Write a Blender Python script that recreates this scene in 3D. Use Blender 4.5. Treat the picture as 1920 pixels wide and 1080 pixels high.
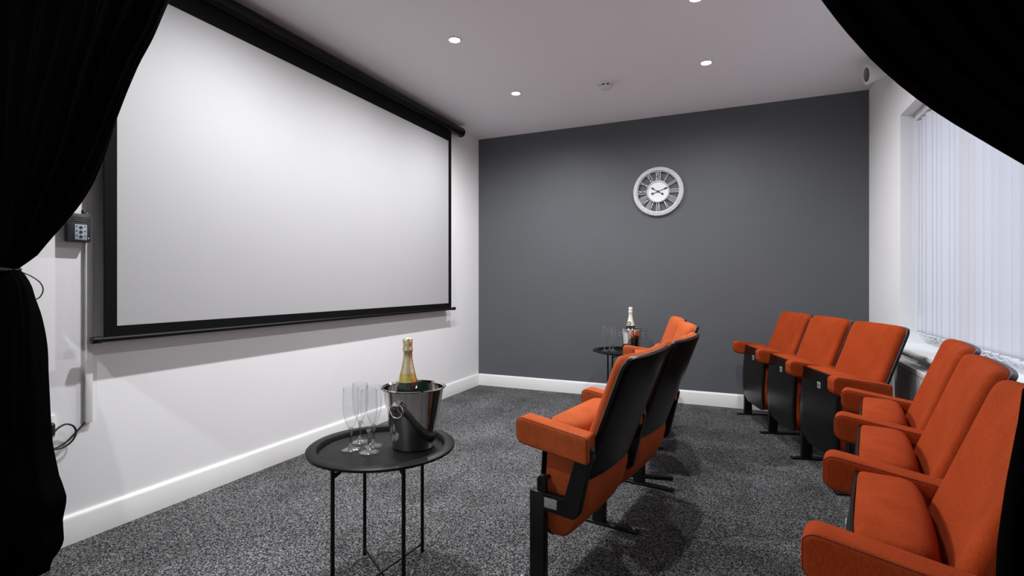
import bpy, bmesh, math, random
from math import sin, cos, pi, radians, sqrt
from mathutils import Vector, Matrix
random.seed(7)
scene = bpy.context.scene
for o in list(bpy.data.objects): bpy.data.objects.remove(o, do_unlink=True)
COL = scene.collection

# ------------------------------------------------------------------ camera, world, exposure
CAM_H = 1.04
YAW = math.atan(427/961)
cd = bpy.data.cameras.new('camera'); cam = bpy.data.objects.new('camera', cd); COL.objects.link(cam)
cam.location = (0, 0, CAM_H); cam.rotation_euler = (pi/2, 0, YAW)
cd.sensor_width = 36; cd.lens = 36*961/1920; cd.shift_y = -9/1920; cd.clip_start = 0.02
scene.camera = cam
vs = scene.view_settings
vs.view_transform = 'Standard'; vs.look = 'None'; vs.gamma = 1; vs.exposure = 0.36; vs.use_curve_mapping = False
world = bpy.data.worlds.new('daylight'); scene.world = world; world.use_nodes = True
bg = world.node_tree.nodes['Background']
bg.inputs[0].default_value = (0.72, 0.82, 1.0, 1); bg.inputs[1].default_value = 1.25
LAMP_W = 98.0; LAMP_CONE = 174; LAMP_BLEND = 0.82
LAMP_COLOR = (0.985, 0.985, 1.0)

# ------------------------------------------------------------------ materials
def nmat(name):
    m = bpy.data.materials.new(name); m.use_nodes = True
    nt = m.node_tree; return m, nt, nt.nodes['Principled BSDF']
def pmat(name, col, rough=0.5, metal=0.0, bump=0.0, bscale=200, var=0.0, vscale=8, coat=0.0, sheen=0.0, spec=0.5):
    m, nt, b = nmat(name)
    b.inputs['Base Color'].default_value = (*col, 1); b.inputs['Roughness'].default_value = rough
    b.inputs['Metallic'].default_value = metal; b.inputs['Specular IOR Level'].default_value = spec
    if coat: b.inputs['Coat Weight'].default_value = coat
    if sheen: b.inputs['Sheen Weight'].default_value = sheen
    tc = nt.nodes.new('ShaderNodeTexCoord')
    if var:
        n = nt.nodes.new('ShaderNodeTexNoise'); n.inputs['Scale'].default_value = vscale; n.inputs['Detail'].default_value = 4
        nt.links.new(tc.outputs['Object'], n.inputs['Vector'])
        r = nt.nodes.new('ShaderNodeValToRGB')
        r.color_ramp.elements[0].position = 0.3; r.color_ramp.elements[1].position = 0.7
        r.color_ramp.elements[0].color = (*[c*(1-var) for c in col], 1)
        r.color_ramp.elements[1].color = (*[min(1, c*(1+var)) for c in col], 1)
        nt.links.new(n.outputs['Fac'], r.inputs[0]); nt.links.new(r.outputs[0], b.inputs['Base Color'])
    if bump:
        n2 = nt.nodes.new('ShaderNodeTexNoise'); n2.inputs['Scale'].default_value = bscale; n2.inputs['Detail'].default_value = 3
        nt.links.new(tc.outputs['Object'], n2.inputs['Vector'])
        bp = nt.nodes.new('ShaderNodeBump'); bp.inputs['Strength'].default_value = bump; bp.inputs['Distance'].default_value = 0.002
        nt.links.new(n2.outputs['Fac'], bp.inputs['Height']); nt.links.new(bp.outputs[0], b.inputs['Normal'])
    return m

def carpet_mat():
    m, nt, b = nmat('carpet')
    L = nt.links; tc = nt.nodes.new('ShaderNodeTexCoord')
    v = nt.nodes.new('ShaderNodeTexVoronoi'); v.inputs['Scale'].default_value = 260
    L.new(tc.outputs['Object'], v.inputs['Vector'])
    bw = nt.nodes.new('ShaderNodeSeparateColor'); L.new(v.outputs['Color'], bw.inputs[0])
    n = nt.nodes.new('ShaderNodeTexNoise'); n.inputs['Scale'].default_value = 95; n.inputs['Detail'].default_value = 5; n.inputs['Roughness'].default_value = 0.75
    L.new(tc.outputs['Object'], n.inputs['Vector'])
    mx = nt.nodes.new('ShaderNodeMix'); mx.data_type = 'FLOAT'; mx.inputs[0].default_value = 0.55
    L.new(bw.outputs[0], mx.inputs[2]); L.new(n.outputs['Fac'], mx.inputs[3])
    r = nt.nodes.new('ShaderNodeValToRGB'); e = r.color_ramp.elements
    e[0].position = 0.30; e[0].color = (0.008, 0.008, 0.009, 1)
    e[1].position = 0.74; e[1].color = (0.40, 0.395, 0.40, 1)
    k = e.new(0.5); k.color = (0.072, 0.071, 0.074, 1)
    L.new(mx.outputs[0], r.inputs[0])
    big = nt.nodes.new('ShaderNodeTexNoise'); big.inputs['Scale'].default_value = 2.6; big.inputs['Detail'].default_value = 3
    L.new(tc.outputs['Object'], big.inputs['Vector'])
    mr = nt.nodes.new('ShaderNodeMapRange'); mr.inputs[1].default_value = 0.3; mr.inputs[2].default_value = 0.7
    mr.inputs[3].default_value = 0.58; mr.inputs[4].default_value = 1.02
    L.new(big.outputs['Fac'], mr.inputs[0])
    mul = nt.nodes.new('ShaderNodeMix'); mul.data_type = 'RGBA'; mul.blend_type = 'MULTIPLY'; mul.inputs[0].default_value = 1
    L.new(r.outputs[0], mul.inputs[6]); L.new(mr.outputs[0], mul.inputs[7]); L.new(mul.outputs[2], b.inputs['Base Color'])
    b.inputs['Roughness'].default_value = 1; b.inputs['Specular IOR Level'].default_value = 0.1
    bp = nt.nodes.new('ShaderNodeBump'); bp.inputs['Strength'].default_value = 0.9; bp.inputs['Distance'].default_value = 0.006
    L.new(mx.outputs[0], bp.inputs['Height']); L.new(bp.outputs[0], b.inputs['Normal'])
    return m

def fabric_mat(name, col):
    m, nt, b = nmat(name)
    L = nt.links; tc = nt.nodes.new('ShaderNodeTexCoord')
    n = nt.nodes.new('ShaderNodeTexNoise'); n.inputs['Scale'].default_value = 330; n.inputs['Detail'].default_value = 2
    mp = nt.nodes.new('ShaderNodeMapping'); mp.inputs['Scale'].default_value = (1, 1, 0.35)
    L.new(tc.outputs['Object'], mp.inputs[0]); L.new(mp.outputs[0], n.inputs['Vector'])
    n2 = nt.nodes.new('ShaderNodeTexNoise'); n2.inputs['Scale'].default_value = 9; n2.inputs['Detail'].default_value = 4
    L.new(tc.outputs['Object'], n2.inputs['Vector'])
    ad = nt.nodes.new('ShaderNodeMix'); ad.data_type = 'FLOAT'; ad.inputs[0].default_value = 0.45
    L.new(n.outputs['Fac'], ad.inputs[2]); L.new(n2.outputs['Fac'], ad.inputs[3])
    r = nt.nodes.new('ShaderNodeValToRGB'); e = r.color_ramp.elements
    e[0].position = 0.3; e[0].color = (col[0]*.72, col[1]*.68, col[2]*.65, 1)
    e[1].position = 0.7; e[1].color = (col[0]*1.22, col[1]*1.28, col[2]*1.4, 1)
    L.new(ad.outputs[0], r.inputs[0]); L.new(r.outputs[0], b.inputs['Base Color'])
    b.inputs['Roughness'].default_value = 0.95; b.inputs['Specular IOR Level'].default_value = 0.08
    bp = nt.nodes.new('ShaderNodeBump'); bp.inputs['Strength'].default_value = 0.35; bp.inputs['Distance'].default_value = 0.0015
    L.new(n.outputs['Fac'], bp.inputs['Height']); L.new(bp.outputs[0], b.inputs['Normal'])
    return m

def blind_mat():
    m = bpy.data.materials.new('blind_fabric'); m.use_nodes = True; nt = m.node_tree; nt.nodes.clear()
    out = nt.nodes.new('ShaderNodeOutputMaterial'); mix = nt.nodes.new('ShaderNodeMixShader'); mix.inputs[0].default_value = 0.35
    d = nt.nodes.new('ShaderNodeBsdfDiffuse'); d.inputs[0].default_value = (0.79, 0.80, 0.84, 1)
    t = nt.nodes.new('ShaderNodeBsdfTranslucent'); t.inputs[0].default_value = (0.82, 0.85, 0.92, 1)
    nt.links.new(d.outputs[0], mix.inputs[1]); nt.links.new(t.outputs[0], mix.inputs[2]); nt.links.new(mix.outputs[0], out.inputs[0])
    return m
def emit_mat(name, col, s):
    m, nt, b = nmat(name)
    b.inputs['Base Color'].default_value = (*col, 1); b.inputs['Emission Color'].default_value = (*col, 1)
    b.inputs['Emission Strength'].default_value = s
    return m
def thin_glass_mat(name, base=0.05, tint=0.965):
    m = bpy.data.materials.new(name); m.use_nodes = True; nt = m.node_tree; nt.nodes.clear()
    out = nt.nodes.new('ShaderNodeOutputMaterial'); mix = nt.nodes.new('ShaderNodeMixShader')
    fc_ = nt.nodes.new('ShaderNodeLayerWeight'); fc_.inputs[0].default_value = 0.5
    pw = nt.nodes.new('ShaderNodeMath'); pw.operation = 'POWER'; pw.inputs[1].default_value = 4.0
    nt.links.new(fc_.outputs['Facing'], pw.inputs[0])
    lw = nt.nodes.new('ShaderNodeMath'); lw.operation = 'MULTIPLY_ADD'; lw.inputs[1].default_value = 0.9; lw.inputs[2].default_value = base
    nt.links.new(pw.outputs[0], lw.inputs[0])
    t = nt.nodes.new('ShaderNodeBsdfTransparent'); t.inputs[0].default_value = (tint, tint+0.005, tint+0.01, 1)
    g = nt.nodes.new('ShaderNodeBsdfGlossy'); g.inputs['Roughness'].default_value = 0.01
    nt.links.new(lw.outputs[0], mix.inputs[0]); nt.links.new(t.outputs[0], mix.inputs[1]); nt.links.new(g.outputs[0], mix.inputs[2]); nt.links.new(mix.outputs[0], out.inputs[0])
    return m
def glass_mat(name, col=(1, 1, 1), rough=0.0, ior=1.45):
    m, nt, b = nmat(name)
    b.inputs['Base Color'].default_value = (*col, 1); b.inputs['Transmission Weight'].default_value = 1
    b.inputs['Roughness'].default_value = rough; b.inputs['IOR'].default_value = ior
    return m

M = dict(
    wall=pmat('white_wall_paint', (0.885, 0.885, 0.89), 0.75, bump=0.06, bscale=260, var=0.012, vscale=3),
    ceil=pmat('white_ceiling_paint', (0.93, 0.93, 0.945), 0.85, bump=0.04, bscale=200),
    grey=pmat('grey_wall_paint', (0.104, 0.110, 0.119), 0.62, bump=0.08, bscale=260, var=0.03, vscale=2.2, spec=0.35),
    gloss=pmat('white_gloss_wood', (0.82, 0.82, 0.81), 0.35, var=0.015, vscale=5),
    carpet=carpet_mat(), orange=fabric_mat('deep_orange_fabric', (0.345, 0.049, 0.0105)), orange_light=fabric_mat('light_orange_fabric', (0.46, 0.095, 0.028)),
    seam=pmat('dark_seam_thread', (0.09, 0.016, 0.008), 0.9),
    ply=pmat('black_laminate', (0.0042, 0.0034, 0.0031), 0.30, var=0.3, vscale=14, bump=0.02, bscale=60, spec=0.17),
    steel_black=pmat('black_painted_steel', (0.005, 0.005, 0.0055), 0.42, bump=0.03, bscale=300, spec=0.3),
    trim=pmat('worn_edge_strip', (0.20, 0.20, 0.22), 0.4, metal=0.5, var=0.3, vscale=30),
    plate=pmat('number_plate_metal', (0.36, 0.36, 0.36), 0.5, metal=0.2, var=0.3, vscale=120),
    tray=pmat('black_powder_coat', (0.006, 0.006, 0.0065), 0.40, bump=0.03, bscale=500, spec=0.18),
    chrome=pmat('polished_steel', (0.74, 0.71, 0.68), 0.08, metal=1.0),
    chrome2=pmat('bright_chrome', (0.75, 0.75, 0.75), 0.06, metal=1.0),
    gold=pmat('gold_foil', (0.80, 0.72, 0.46), 0.26, metal=0.85, bump=0.35, bscale=110, var=0.12, vscale=60),
    gold2=pmat('gold_neck_label', (0.70, 0.56, 0.18), 0.3, metal=0.75, var=0.25, vscale=90),
    cream=pmat('cream_foil', (0.80, 0.78, 0.66), 0.4, metal=0.1, bump=0.3, bscale=110),
    yellow=pmat('yellow_print', (0.62, 0.50, 0.14), 0.5),
    blackprint=pmat('black_print', (0.012, 0.012, 0.012), 0.5),
    bottle=pmat('dark_green_glass', (0.004, 0.016, 0.008), 0.05, coat=0.6),
    bottle_green=glass_mat('green_glass', (0.05, 0.42, 0.08), 0.02, 1.5),
    flute=thin_glass_mat('clear_solid_glass', 0.34, 0.90), flute_bowl=thin_glass_mat('thin_clear_glass', 0.07, 0.985), pane=glass_mat('window_glass', (0.95, 0.98, 1.0), 0.0, 1.02),
    screen=pmat('matt_white_screen', (0.42, 0.42, 0.425), 0.8, var=0.008, vscale=4),
    mask=pmat('black_screen_mask', (0.004, 0.004, 0.0045), 0.8, spec=0.1),
    case=pmat('black_screen_case', (0.004, 0.004, 0.0045), 0.4, spec=0.2),
    velvet=pmat('black_velvet', (0.0014, 0.0013, 0.0016), 0.95, bump=0.1, bscale=400, spec=0.02),
    cord=pmat('black_rubber', (0.008, 0.008, 0.008), 0.5),
    plastic=pmat('white_plastic', (0.80, 0.80, 0.81), 0.35, var=0.01, vscale=20),
    blind=blind_mat(),
    rad=pmat('white_radiator_enamel', (0.74, 0.74, 0.73), 0.35, var=0.02, vscale=6),
    dark=pmat('dark_slot', (0.02, 0.02, 0.022), 0.6),
    lens=pmat('dark_lens', (0.012, 0.013, 0.018), 0.12, coat=0.5),
    box=pmat('charcoal_plastic', (0.022, 0.022, 0.028), 0.45, bump=0.05, bscale=400),
    keypad=pmat('blue_grey_keypad', (0.30, 0.36, 0.42), 0.45, var=0.15, vscale=150),
    clockm=pmat('distressed_white_paint', (0.62, 0.62, 0.63), 0.55, bump=0.2, bscale=120, var=0.08, vscale=40),
    clockface=pmat('white_clock_face', (0.82, 0.82, 0.82), 0.5, var=0.03, vscale=30),
    lamp=emit_mat('lamp_lens', (1.0, 0.97, 0.93), 18),
)

# ------------------------------------------------------------------ mesh builder
class MB:
    def __init__(s): s.v = []; s.f = []
    def add(s, v, f):
        n = len(s.v); s.v += [tuple(p) for p in v]; s.f += [tuple(i+n for i in q) for q in f]; return s
    def box(s, a, b):
        x0, y0, z0 = a; x1, y1, z1 = b
        return s.add([(x0,y0,z0),(x1,y0,z0),(x1,y1,z0),(x0,y1,z0),(x0,y0,z1),(x1,y0,z1),(x1,y1,z1),(x0,y1,z1)],
                     [(3,2,1,0),(4,5,6,7),(0,1,5,4),(1,2,6,5),(2,3,7,6),(3,0,4,7)])
    def bbox(s, a, b, r=0.004, seg=2):
        bm = bmesh.new(); bmesh.ops.create_cube(bm, size=1)
        for v in bm.verts: v.co = Vector([(a[i]+b[i])/2 + v.co[i]*(b[i]-a[i]) for i in range(3)])
        bmesh.ops.bevel(bm, geom=bm.edges[:], offset=r, segments=seg, affect='EDGES', profile=0.5)
        bm.verts.index_update(); s.add([v.co[:] for v in bm.verts], [[v.index for v in q.verts] for q in bm.faces]); bm.free(); return s
    def prism(s, poly, x0, x1, axis='x'):
        n = len(poly)
        def P(t, p): return {'x': (t, p[0], p[1]), 'y': (p[0], t, p[1]), 'z': (p[0], p[1], t)}[axis]
        v = [P(x0, p) for p in poly] + [P(x1, p) for p in poly]
        f = [tuple(range(n-1, -1, -1)), tuple(range(n, 2*n))] + [(i, (i+1) % n, n+(i+1) % n, n+i) for i in range(n)]
        return s.add(v, f)
    def lathe(s, prof, n=32, loc=(0, 0, 0), mtx=None, closed=False, caps=True):
        v = []; f = []; m = len(prof)
        for r, z in prof:
            for k in range(n):
                t = 2*pi*k/n; p = Vector((max(r, 1e-5)*cos(t), max(r, 1e-5)*sin(t), z))
                if mtx: p = mtx @ p
                v.append((p.x+loc[0], p.y+loc[1], p.z+loc[2]))
        for j in range(m-1 + (1 if closed else 0)):
            a = j*n; b = ((j+1) % m)*n
            for k in range(n):
                f.append((a+k, a+(k+1) % n, b+(k+1) % n, b+k))
        if not closed:
            if caps and prof[0][0] > 1e-4: f.append(tuple(range(n-1, -1, -1)))
            if caps and prof[-1][0] > 1e-4: f.append(tuple(range((m-1)*n, m*n)))
        return s.add(v, f)
    def tube(s, pts, r, n=8, closed=False):
        P = [Vector(p) for p in pts]; m = len(P); v = []; f = []; up = None
        for i, p in enumerate(P):
            if closed: t = P[(i+1) % m]-P[i-1]
            else: t = P[min(i+1, m-1)]-P[max(i-1, 0)]
            t.normalize()
            if up is None: up = Vector((0, 0, 1)) if abs(t.z) < 0.9 else Vector((1, 0, 0))
            a = (up - t*up.dot(t)).normalized(); b = t.cross(a); up = a
            rr = r[i] if isinstance(r, (list, tuple)) else r
            for k in range(n):
                q = p + a*(rr*cos(2*pi*k/n)) + b*(rr*sin(2*pi*k/n)); v.append(q[:])
        for i in range(m if closed else m-1):
            A = i*n; B = ((i+1) % m)*n
            for k in range(n): f.append((A+k, A+(k+1) % n, B+(k+1) % n, B+k))
        if not closed: f.append(tuple(range(n-1, -1, -1))); f.append(tuple(range((m-1)*n, m*n)))
        return s.add(v, f)
    def slab(s, L, hw, layers, fn, nx=8, ns=14):
        """rounded slab: outline half-width hw(s) along 0..L, layers (w, inset); fn(x, s, w) -> point"""
        rings = []; v = []; f = []
        def pt(i, j, w, ins):
            q = 0.3*j/ns + 0.7*(0.5-0.5*cos(pi*j/ns)); ss = ins + (L-2*ins)*q; h = max(hw(min(max(ss, 0), L))-ins, 0.002); return fn((-1+2*i/nx)*h, ss, w)
        per = [(i, 0) for i in range(nx)]+[(nx, j) for j in range(ns)]+[(i, ns) for i in range(nx, 0, -1)]+[(0, j) for j in range(ns, 0, -1)]
        for li, (w, ins) in enumerate(layers):
            if li in (0, len(layers)-1):
                base = len(v)
                for j in range(ns+1):
                    for i in range(nx+1): v.append(pt(i, j, w, ins))
                for j in range(ns):
                    for i in range(nx):
                        q = (base+j*(nx+1)+i, base+j*(nx+1)+i+1, base+(j+1)*(nx+1)+i+1, base+(j+1)*(nx+1)+i)
                        f.append(q if li else q[::-1])
                rings.append([base+j*(nx+1)+i for i, j in per])
            else:
                base = len(v)
                for i, j in per: v.append(pt(i, j, w, ins))
                rings.append(list(range(base, base+len(per))))
        for A, B in zip(rings, rings[1:]):
            n = len(A)
            for k in range(n): f.append((A[k], A[(k+1) % n], B[(k+1) % n], B[k]))
        return s.add(v, f)
    def build(s, name, mat, parent=None, smooth=40, world=False, fix=False):
        me = bpy.data.meshes.new(name)
        off = Vector((0, 0, 0))
        if world and parent:
            p = parent
            while p: off += p.location; p = p.parent
        me.from_pydata([(a-off.x, b-off.y, c-off.z) for a, b, c in s.v], [], s.f)
        bm = bmesh.new(); bm.from_mesh(me); bmesh.ops.recalc_face_normals(bm, faces=bm.faces[:]); bm.to_mesh(me); bm.free()
        if smooth:
            for p in me.polygons: p.use_smooth = True
            me.set_sharp_from_angle(angle=radians(smooth))
        me.materials.append(M[mat] if isinstance(mat, str) else mat); me.update()
        o = bpy.data.objects.new(name, me); COL.objects.link(o)
        if parent: o.parent = parent
        return o

def tag(o, label, cat, group=None):
    o['label'] = label; o['category'] = cat
    if group: o['group'] = group
    return o
def thing(name, label, cat, loc=(0, 0, 0), rz=0, group=None):
    o = bpy.data.objects.new(name, None); COL.objects.link(o); o.empty_display_size = 0.1
    o.location = loc; o.rotation_euler = (0, 0, rz); return tag(o, label, cat, group)
def struct(o): o['kind'] = 'structure'; return o
def dup(root, loc, rz, label):
    r = root.copy(); COL.objects.link(r); r.location = loc; r.rotation_euler = (0, 0, rz); r['label'] = label
    for ch in root.children:
        c = ch.copy(); COL.objects.link(c); c.parent = r
        for g in ch.children:
            d = g.copy(); COL.objects.link(d); d.parent = c
    return r
def interp(pts, x):
    if x <= pts[0][0]: return pts[0][1]
    for (a, b), (c, d) in zip(pts, pts[1:]):
        if x <= c:
            t = (x-a)/(c-a); return b+(d-b)*t
    return pts[-1][1]
def spline(pts, n=8, closed=False):
    P = [Vector(p) for p in pts]; out = []; m = len(P)
    for i in range(m if closed else m-1):
        if closed: p0, p1, p2, p3 = P[i-1], P[i], P[(i+1) % m], P[(i+2) % m]
        else: p0, p1, p2, p3 = P[max(i-1, 0)], P[i], P[i+1], P[min(i+2, m-1)]
        for k in range(n):
            t = k/n
            out.append(0.5*((2*p1)+(p2-p0)*t+(2*p0-5*p1+4*p2-p3)*t*t+(3*p1-p0-3*p2+p3)*t**3))
    if not closed: out.append(P[-1])
    return out

# ------------------------------------------------------------------ room shell
XL, XR, YB, YF, ZC = -2.45, 0.90, 4.67, -0.95, 2.513
T = 0.12
struct(MB().box((XL-T, YF-T, -0.1), (XR+0.3, YB+T, 0)).build('floor', 'carpet', smooth=0))['label'] = 'dark grey speckled carpet'
struct(MB().box((XL-T, YF-T, ZC), (XR+0.3, YB+T, ZC+0.1)).build('ceiling', 'ceil', smooth=0))['label'] = 'plain white ceiling'
struct(MB().box((XL-T, YF-T, 0), (XL, YB+T, ZC)).build('wall_left', 'wall', smooth=0))['label'] = 'white wall behind the projection screen'
struct(MB().box((XL, YB, 0), (XR+0.3, YB+T, ZC)).build('wall_back', 'grey', smooth=0))['label'] = 'charcoal grey feature wall'
struct(MB().box((XL, YF-T, 0), (XR+0.3, YF, ZC)).build('wall_front', 'wall', smooth=0))['label'] = 'white wall behind the curtains'
WY0, WY1, WZ0, WZ1, WD = 1.70, 3.84, 0.645, 2.07, 0.20   # window opening and recess depth
w = MB()
w.box((XR, YF, 0), (XR+0.3, WY0, ZC)); w.box((XR, WY1, 0), (XR+0.3, YB, ZC))
w.box((XR, WY0, 0), (XR+0.3, WY1, WZ0)); w.box((XR, WY0, WZ1), (XR+0.3, WY1, ZC))
struct(w.build('wall_right', 'wall', smooth=0))['label'] = 'white wall with the window recess'

def skirting(name, a, b, nrm):
    prof = [(0, 0), (0.018, 0), (0.018, 0.100), (0.013, 0.110), (0.006, 0.115), (0, 0.115)]
    a = Vector((*a, 0)); b = Vector((*b, 0)); n = Vector((*nrm, 0)); mb = MB()
    v = [(a+n*p+Vector((0, 0, z)))[:] for p, z in prof]+[(b+n*p+Vector((0, 0, z)))[:] for p, z in prof]; k = len(prof)
    mb.add(v, [tuple(range(k)), tuple(range(k, 2*k))]+[(i, (i+1) % k, k+(i+1) % k, k+i) for i in range(k)])
    return struct(mb.build(name, 'gloss', smooth=30))
skirting('baseboard_left', (XL, YF), (XL, YB), (1, 0))
skirting('baseboard_back', (XL+0.018, YB), (XR-0.018, YB), (0, -1))
skirting('baseboard_right', (XR, YF), (XR, YB), (-1, 0))

# window: frame, panes, sill
win = bpy.data.objects.new('window_1', None); COL.objects.link(win); win.location = (XR+WD, (WY0+WY1)/2, WZ0); struct(win)
win['label'] = 'white framed window behind the vertical blind'
fx0, fx1 = XR+WD-0.03, XR+WD+0.03
ny = [WY0, (2*WY0+WY1)/3, (WY0+2*WY1)/3, WY1]
for i in range(3):
    fr = MB(); a, b = ny[i], ny[i+1]; t = 0.055
    fr.bbox((fx0, a, WZ0), (fx1, b, WZ0+t)); fr.bbox((fx0, a, WZ1-t), (fx1, b, WZ1))
    fr.box((fx0+0.001, a, WZ0+t-0.001), (fx1-0.001, a+t, WZ1-t+0.001)); fr.box((fx0+0.001, b-t, WZ0+t-0.001), (fx1-0.001, b, WZ1-t+0.001))
    fo = fr.build('window_frame', 'plastic', win, world=True)
    MB().box((fx0+0.024, a+t-0.005, WZ0+t-0.005), (fx0+0.030, b-t+0.005, WZ1-t+0.005)).build('pane', 'pane', fo, smooth=0, world=True)
sill = MB(); prof = []
for k in range(9):
    t = -pi/2 - pi*k/8; prof.append((XR-0.045+0.015*cos(t), WZ0+0.015+0.015*sin(t)))
prof += [(XR+WD-0.03, WZ0+0.03), (XR+WD-0.03, WZ0)]
sill.prism([(x, z) for x, z in prof], WY0-0.05, WY1+0.03, 'y')
sill.build('window_sill', 'gloss', win, world=True)

# ------------------------------------------------------------------ downlights (each with its own light)
def downlight(x, y, label, power=1.0):
    t = thing('downlight', label, 'light', (x, y, ZC), 0, 'recessed ceiling downlights')
    MB().lathe([(0.030, -0.002), (0.034, -0.006), (0.041, -0.005), (0.043, -0.0005), (0.043, 0.0), (0.030, 0.0)], 32, closed=True).build('bezel', 'plastic', t)
    MB().lathe([(0.0, -0.004), (0.029, -0.004), (0.029, 0.0), (0.0, 0.0)], 32).build('lens', 'lamp', t)
    ld = bpy.data.lights.new('downlight_beam', 'SPOT'); ld.shadow_soft_size = 0.028; ld.energy = LAMP_W*power; ld.color = LAMP_COLOR
    ld.spot_size = radians(LAMP_CONE); ld.spot_blend = LAMP_BLEND
    lo = bpy.data.objects.new('downlight_beam', ld); COL.objects.link(lo); lo.parent = t; lo.location = (0, 0, -0.008)
downlight(-1.585, 3.64, 'small bright ceiling downlight nearest the corner of the grey wall and screen', 0.95)
downlight(-0.205, 3.65, 'bright ceiling downlight above the front seats, right of the smoke alarm', 0.58)
downlight(-1.575, 2.69, 'largest bright ceiling downlight, beside the middle of the projection screen', 0.82)
downlight(-0.205, 2.80, 'bright ceiling downlight cut off by the top edge of the photo', 0.66)
downlight(-1.575, 1.72, 'ceiling downlight above the near drinks table, close to the curtains', 1.28)

downlight(-1.575, -0.05, 'added fill downlight, unseen, on the near side of the curtains', 0.75)  # extra lamp out of view, added to brighten surfaces that face the camera

# ------------------------------------------------------------------ smoke alarm
sa = thing('smoke_alarm', 'small round white smoke alarm on the ceiling', 'smoke alarm', (-0.90, 3.72, ZC))
MB().lathe([(0.0, 0), (0.054, 0), (0.055, -0.004), (0.054, -0.016), (0.050, -0.019), (0.0, -0.019)], 40).build('base', 'plastic', sa)
MB().lathe([(0.0, -0.019), (0.036, -0.019), (0.036, -0.032), (0.0, -0.032)], 32).build('dark_chamber', 'dark', sa)
MB().lathe([(0.0, -0.031), (0.047, -0.031), (0.047, -0.035), (0.040, -0.044), (0.022, -0.048), (0.0, -0.049)], 40).build('cap', 'plastic', sa)
for k in range(8):
    t = 2*pi*k/8+0.2; mb = MB(); mb.lathe([(0.0065, -0.019), (0.0065, -0.032)], 6, loc=(0.043*cos(t), 0.043*sin(t), 0)); mb.build('post', 'plastic', sa)

# ------------------------------------------------------------------ wall spotlight camera near ceiling
sc = thing('security_camera', 'white round camera with dark lens, high on the right wall by the curtain', 'camera', (XR, 4.03, 2.415))
ax = Vector((-0.98, -0.17, -0.10)).normalized(); rot = ax.to_track_quat('Z', 'Y').to_matrix().to_4x4()
mt = Matrix.Translation((-0.075, 0, 0)) @ rot
MB().lathe([(0.0, -0.045), (0.034, -0.045), (0.043, -0.036), (0.052, 0.03), (0.061, 0.052), (0.063, 0.062), (0.060, 0.068), (0.047, 0.068), (0.046, 0.058), (0.0, 0.058)], 40, mtx=mt).build('housing', 'plastic', sc)
MB().lathe([(0.0, 0.0585), (0.0455, 0.0585), (0.043, 0.062), (0.0, 0.066)], 32, mtx=mt).build('lens', 'lens', sc)
MB().lathe([(0.0, 0), (0.035, 0), (0.035, 0.012), (0.015, 0.016), (0.014, 0.05), (0, 0.05)], 24, mtx=Matrix.Rotation(-pi/2, 4, 'Y')).build('wall_mount', 'plastic', sc)

# ------------------------------------------------------------------ projection screen
SX = XL+0.07
ps = thing('projection_screen', 'large white pull-down projection screen with black border on the left wall', 'screen', (SX, 2.62, 0.815))
y0, y1, z0, z1 = 1.287, 3.955, 0.862, 2.312; b = 0.047
MB().box((SX-0.0015, y0-0.004, z0-0.004), (SX+0.0015, y1+0.004, z1+0.004)).build('screen_surface', 'screen', ps, smooth=0, world=True)
mk = MB()
for (a, c, e, g) in ((y0-b, y0, z0-b, 2.44), (y1, y1+b, z0-b, 2.44), (y0, y1, z0-b, z0), (y0, y1, z1, 2.44)):
    mk.box((SX-0.003, a, e), (SX+0.003, c, g))
mk.build('black_border', 'mask', ps, smooth=0, world=True)
RY = Matrix.Rotation(-pi/2, 4, 'X')
MB().lathe([(0.0, 0), (0.040, 0), (0.043, 0.004), (0.043, 3.146), (0.040, 3.15), (0.0, 3.15)], 28, loc=(SX, 1.03, 2.447), mtx=RY).build('roller_case', 'case', ps, world=True)
for yy in (1.018, 4.165):
    MB().lathe([(0.0, 0), (0.042, 0), (0.0455, 0.004), (0.0455, 0.022), (0.041, 0.028), (0.0, 0.028)], 12, loc=(SX, yy, 2.447), mtx=RY).build('end_cap', 'case', ps, world=True)
for yy in (1.3, 3.9):
    MB().bbox((XL, yy-0.02, 2.42), (SX-0.03, yy+0.02, 2.48), 0.004).build('wall_bracket', 'case', ps, world=True)
MB().lathe([(0.0, 0), (0.0115, 0), (0.0115, 2.83), (0.0, 2.83)], 16, loc=(SX, 1.21, z0-b-0.006), mtx=RY).build('bottom_bar', 'case', ps, world=True)
for yy in (1.195, 4.035):
    MB().lathe([(0.0, 0), (0.013, 0), (0.0145, 0.003), (0.0145, 0.032), (0.012, 0.036), (0.0, 0.036)], 16, loc=(SX, yy, z0-b-0.006), mtx=RY).build('bar_end_cap', 'case', ps, world=True)

# ------------------------------------------------------------------ wall control, trunking, socket, cables
ctl = thing('screen_control_box', 'small charcoal keypad box on the wall left of the screen', 'control box', (XL, 1.172, 1.21))
MB().bbox((XL, 1.137, 1.205), (XL+0.045, 1.207, 1.318), 0.004).build('body', 'box', ctl, world=True)
kp = MB().bbox((XL+0.045, 1.150, 1.213), (XL+0.0475, 1.192, 1.274), 0.001).build('keypad', 'keypad', ctl, world=True)
kx = XL+0.0475
RXm = Matrix.Rotation(pi/2, 4, 'Y')
for zz in (1.2255, 1.244, 1.2625):
    MB().lathe([(0, 0), (0.006, 0), (0.0055, 0.0015), (0, 0.0015)], 16, loc=(kx, 1.171, zz), mtx=RXm).build('button', 'blackprint', kp, world=True)
    for yy in (1.157, 1.185):
        MB().lathe([(0, 0), (0.0028, 0), (0.0024, 0.001), (0, 0.001)], 10, loc=(kx, yy, zz+0.004), mtx=RXm).build('button', 'blackprint', kp, world=True)
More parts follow.
